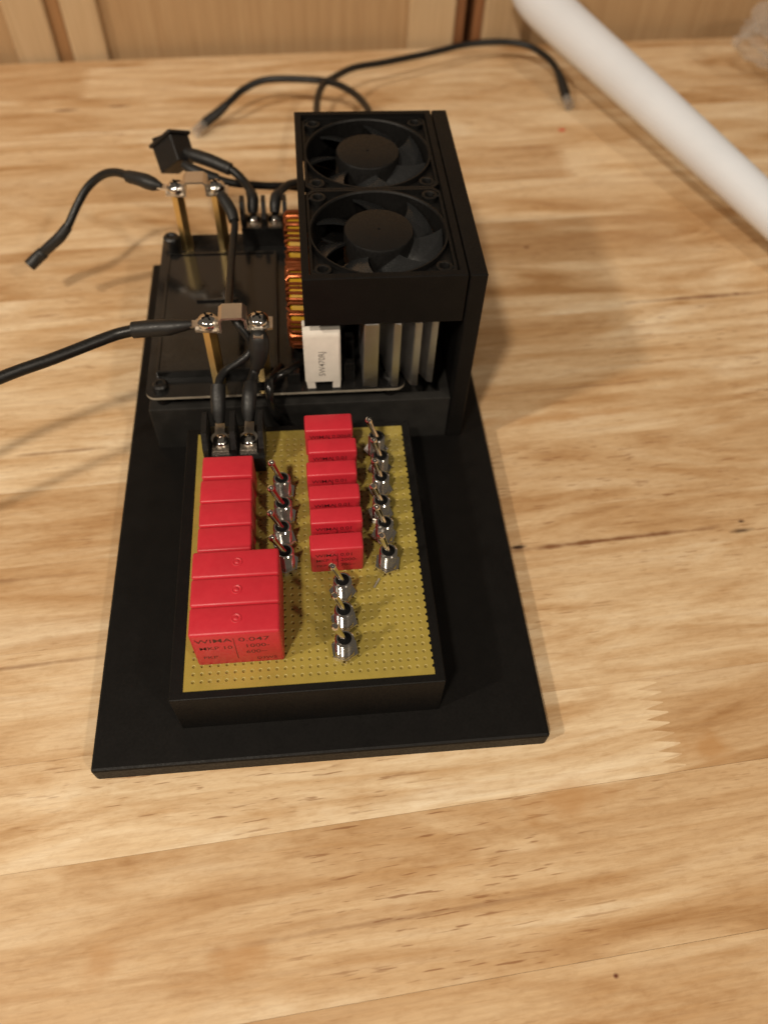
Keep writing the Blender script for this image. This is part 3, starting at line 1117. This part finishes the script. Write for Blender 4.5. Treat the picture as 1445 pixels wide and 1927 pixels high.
ZL = 64.3 + 0.86
c1 = wire_thing('loose_cable', 'short black cable arching left from the back brass post to a bare sleeved end', 'cable', [
    ('heat_shrink', 'shrink', [(-14.5, 208.6, 65.6), (-18.5, 210.5, 65.8), (-23.3, 213.6, 65.8), (-29.0, 217.6, 64.8)], [1.4, 2.7, 3.1, 2.8, 2.6]),
    ('insulation', 'wire', [(-28.0, 217.0, 65.0), (-35, 223.5, 63.2), (-42.4, 227.3, 59.6), (-50.0, 227.0, 54.0), (-55.6, 222.9, 48.0), (-60.1, 217.9, 42.3), (-63.0, 216.3, 39.3)], 1.75),
    ('heat_shrink', 'shrink', [(-60.6, 217.5, 41.6), (-65, 215.6, 37.6), (-71.2, 214.8, 33.0), (-74.4, 214.9, 30.4)], [2.15, 2.4, 2.35, 2.2]),
    ('end_sleeve', 'shrink', [(-73.2, 215, 31.2), (-74.6, 214.7, 30.2), (-77.6, 213.8, 28.2), (-81.2, 211.6, 26.0)], [1.9, 2.75, 2.8, 2.75])])
lug(c1, -8.2, 206.4, ZL, math.atan2(2.2, -6.3))

c2 = wire_thing('loose_cable', 'long black cable running from the front brass post out past the left edge', 'cable', [
    ('heat_shrink', 'shrink', [(2.2, 123.6, 65.5), (-1.5, 123.4, 65.2), (-6.2, 123.7, 64.4), (-12.5, 124.8, 63.2), (-19.2, 125.4, 62.2)], [1.6, 2.2, 2.9, 3.0, 2.95]),
    ('insulation', 'wire', [(-17.5, 125.3, 62.4), (-23.0, 124.7, 61.7), (-28.5, 122.9, 61.2), (-46.1, 114.4, 60.2), (-63.0, 106.9, 59.2), (-92, 92, 56), (-135, 66, 40), (-170, 40, 16), (-215, 10, 2.2), (-270, -15, 2.1)], 2.1)])
lug(c2, 8.0, 123.7, ZL, math.atan2(-0.1, -6.0))

c3 = wire_thing('terminal_lead', 'thick sleeved black lead dropping from the right front post to the right clamp', 'cable', [
    ('heat_shrink', 'shrink', [(25.6, 119.6, 64.6), (25.6, 117.8, 63.2), (25.4, 116.4, 60.0), (24.8, 115.2, 56.5), (24.0, 114.4, 53.0)], [2.6, 3.5, 3.5, 3.1, 2.5]),
    ('insulation', 'wire', [(24.2, 114.6, 54.0), (22.9, 113.6, 51.0), (21.9, 111.0, 50.0), (21.2, 107.0, 50.0), (20.7, 103.5, 49.0)], 1.8),
    ('heat_shrink', 'shrink', [(21.3, 107.8, 50.4), (20.9, 103.5, 49.6), (20.3, 99.5, 46.5), (20.0, 96.6, 43.4)], [2.5, 2.7, 2.6, 2.0])])
lug(c3, 25.6, 123.7, ZL, R(-90))
lug(c3, 20.0, 91.2, 40.05 + 0.2, R(90), 3.0)

c4 = wire_thing('terminal_lead', 'thin black lead from the left clamp, under the front strap, to the back post', 'cable', [
    ('heat_shrink', 'shrink', [(9.4, 96.4, 43.2), (9.6, 99.5, 46.7), (9.8, 103.0, 49.8), (10.0, 106.4, 52.0)], [2.0, 2.6, 2.75, 2.7]),
    ('insulation', 'wire', [(9.9, 105.0, 51.2), (10.7, 109.0, 52.6), (13.0, 112.4, 53.6), (17.2, 114.6, 54.8), (21.6, 116.8, 57.0), (22.6, 118.2, 60.0), (21.2, 119.4, 63.2), (19.0, 121.0, 66.2), (17.2, 123.8, 67.8), (16.0, 128.0, 67.4), (14.9, 134.0, 65.2), (14.2, 156.4, 59.6), (14.4, 179.0, 57.6), (15.3, 189.0, 59.4), (14.6, 193.0, 61.0)], 1.5),
    ('heat_shrink', 'shrink', [(15.0, 191.5, 60.2), (14.0, 195.2, 62.2), (11.6, 199.8, 64.2), (10.0, 202.6, 65.2)], [2.2, 2.5, 2.5, 2.0])])
lug(c4, 8.0, 206.4, ZL, math.atan2(-4.2, 2.4))
lug(c4, 9.4, 91.2, 40.05 + 0.2, R(90), 3.0)

wire_thing('supply_lead', 'glossy black lead looping down beside the right clamp into the tray', 'cable', [
    ('insulation', 'mask', [(31.5, 128.0, 38.6), (29.6, 121.0, 42.0), (27.6, 114.8, 45.0), (27.4, 110.6, 42.0), (28.2, 109.4, 36.0), (30.0, 110.2, 28.0), (34.0, 112.4, 20.0)], 1.7)])
wire_thing('supply_lead', 'black lead lying across the board behind the right front post', 'cable', [
    ('insulation', 'mask', [(26.5, 117.8, 38.8), (29.5, 119.2, 41.5), (34, 122.0, 42.2), (40, 128.5, 40.0), (44, 135, 38.5)], 1.6)])

# rocker switch hanging on its leads
SWL = Vector((-13.2, 246.5, 59.0))
rk = empty('rocker_switch', SWL, 'black rocker switch held up on its stiff leads behind the brass posts', 'switch', rot=(Matrix.Rotation(R(20), 3, 'Z') @ Matrix.Rotation(R(40), 3, 'X') @ Matrix.Rotation(R(32), 3, 'Y')).to_euler())
obj('body', bbox(-6.8, 6.8, -9.6, 5.6, -9.4, 9.4, 0.5), 'abs', rk)
bm = bbox(-8.0, 8.0, 5.6, 7.8, -10.8, 10.8, 0.6)
obj('bezel', bm, 'abs', rk)
bm = BM()
prf = [(7.7, -8.6), (10.9, -8.2), (9.0, 0), (8.0, 8.4), (7.7, 8.6)]
a = [bm.verts.new((-5.6, y, z)) for y, z in prf]
b = [bm.verts.new((5.6, y, z)) for y, z in prf]
bm.faces.new(a)
bm.faces.new(list(reversed(b)))
for k in range(5):
    bm.faces.new((a[k], b[k], b[(k + 1) % 5], a[(k + 1) % 5]))
bmesh.ops.recalc_face_normals(bm, faces=bm.faces)
obj('rocker', bm, 'fanblk', rk)

rk.scale = (0.76, 0.76, 0.76)
wire_thing('switch_lead', 'black lead sloping from the rocker switch down to the rear clamp', 'cable', [
    ('heat_shrink', 'shrink', [(-7.5, 243.0, 60.4), (-3.5, 240.6, 60.2), (3.5, 236.6, 60.0), (12.4, 232.4, 58.2)], [2.2, 2.9, 2.9, 2.7]),
    ('insulation', 'wire', [(11.0, 233.0, 58.6), (14.5, 231.4, 57.2), (18.6, 226.5, 55.2), (21.4, 219.6, 54.2), (21.9, 216.6, 53.0)], 1.9),
    ('heat_shrink', 'shrink', [(21.0, 220.8, 54.4), (21.8, 217.4, 53.4), (21.6, 214.6, 51.0), (21.5, 213.0, 49.2)], [2.3, 2.6, 2.5, 2.1])])
wire_thing('switch_lead', 'black lead running level from the rocker switch to behind the fans', 'cable', [
    ('heat_shrink', 'shrink', [(-8.0, 236.2, 58.6), (-4.5, 233.4, 57.8), (0.9, 230.6, 56.8), (6.5, 230.0, 55.0)], [2.0, 2.5, 2.6, 2.4]),
    ('insulation', 'wire', [(5.5, 230.1, 55.4), (13.1, 231.3, 52.2), (27.0, 234.8, 48.4), (40.5, 237.2, 46.0), (60, 234, 42), (70, 226, 39), (72, 214, 38.6)], 1.7)])
wire_thing('supply_lead', 'short black lead curving from the rear clamp behind the fan shroud', 'cable', [
    ('heat_shrink', 'shrink', [(31.1, 213.0, 49.2), (31.3, 215.2, 51.4), (32.0, 218.4, 53.0), (33.4, 221.6, 53.2)], [2.1, 2.5, 2.6, 2.3]),
    ('insulation', 'wire', [(33.0, 220.8, 53.2), (35.4, 225.4, 53.0), (38.6, 229.8, 52.2), (44, 233.5, 50), (56, 233, 45), (64, 224, 40), (65, 213, 38.6)], 1.8)])


def spade(parent, p, d, z):
    d = Vector(d).normalized()
    p = Vector(p)
    bm = BM()
    sweep(bm, [p, p + d * 3, p + d * 9.5], [2.5, 3.0, 3.1], 12)
    obj('clear_sleeve', bm, 'sleeve', parent, smooth=True)
    ang = math.atan2(d.y, d.x)
    b2 = bbox(0.5, 8.2, -1.9, 1.9, -0.5, 0.5, 0.2)
    bmesh.ops.transform(b2, matrix=Matrix.Translation(p) @ d.to_track_quat('X', 'Z').to_matrix().to_4x4(), verts=b2.verts)
    obj('crimp_contact', b2, 'copper_bare', parent)


w1 = wire_thing('fan_lead', 'black lead looping across the table to a clear connector near the white tube', 'cable', [
    ('insulation', 'wire', [(58, 214, 38.8), (56, 232, 40), (54, 270, 36), (54.0, 346, 25.0), (58.5, 378, 22), (66, 392, 20), (79, 408, 18), (98, 418.5, 16), (115, 427.0, 15), (135, 437, 14), (156, 446.5, 14), (180, 449, 14.5), (198, 443, 14.5), (209, 428, 13), (213, 414, 10.5), (214.0, 409, 9)], 2.0),
    ('heat_shrink', 'shrink', [(212.6, 416, 10.8), (213.9, 409.5, 8.6), (214.8, 402, 6.2), (215.2, 396, 4.2)], [2.3, 2.8, 3.1, 2.9])])
spade(w1, (215.2, 396.6, 4.4), (0.05, -1.0, -0.12), 4)
w2 = wire_thing('fan_lead', 'black lead crossing over itself to a clear connector behind the rocker switch', 'cable', [
    ('insulation', 'wire', [(76, 214, 38.8), (80, 232, 40), (84, 280, 36), (84, 330, 28), (78.5, 360, 24.5), (66, 380, 22.5), (50, 390, 20), (26, 394.5, 18), (12, 390, 15), (3.5, 382, 12), (-2.5, 376.5, 9.5)], 2.0),
    ('heat_shrink', 'shrink', [(0.5, 379.0, 10.8), (-5.0, 375.0, 8.0), (-10.5, 371.6, 5.8), (-13.5, 369.0, 4.6)], [2.3, 2.7, 2.9, 2.7])])
spade(w2, (-12.8, 369.4, 4.8), (-0.62, -1.0, -0.1), 4)

# ================================================================== white tube leaning across the back corner
bm = BM()
tp = spline([(338, 122, 12.3), (317, 172, 14.2), (287, 243, 20.5), (246.5, 341, 29.5), (206.0, 446, 36.8), (197.5, 466.5, 45.0)], 8)
sweep(bm, tp, [9.6, 9.8, 10.2, 12.2, 14.3, 14.5], 40)
tag(obj('white_tube', bm, 'tube', None, smooth=True), 'smooth white plastic tube lying across the back right corner of the table', 'tube')

# clear crumpled bag by the right edge
bm = BM()
bmesh.ops.create_icosphere(bm, subdivisions=5, radius=1.0)
from mathutils import noise as mnoise
for v in bm.verts:
    p = v.co.copy()
    d = 0.26 * mnoise.noise(p * 1.5) + 0.15 * (1 - abs(mnoise.noise(p * 2.4 + Vector((4, 2, 1))) * 2)) + 0.02 * (1 - abs(mnoise.noise(p * 6.0)) * 2)
    q = p * (0.82 + d)
    v.co = Vector((q.x * 62, q.y * 46, max(-0.98, q.z * 0.8) * 26))
bag = obj('plastic_bag', bm, 'film', None, (394, 420, 26.0), smooth=True)
tag(bag, 'crumpled clear plastic bag at the right edge behind the white tube', 'bag')

bm = bbox(-2.0, 1.8, -1.0, 0.9, 0.02, 0.6, 0.2)
for v in bm.verts:
    v.co.x += 0.5 * v.co.y
tag(obj('red_crumb', bm, 'speck', None, (206.4, 365.1, 0)), 'tiny red plastic crumb on the bare table behind the fans', 'crumb')
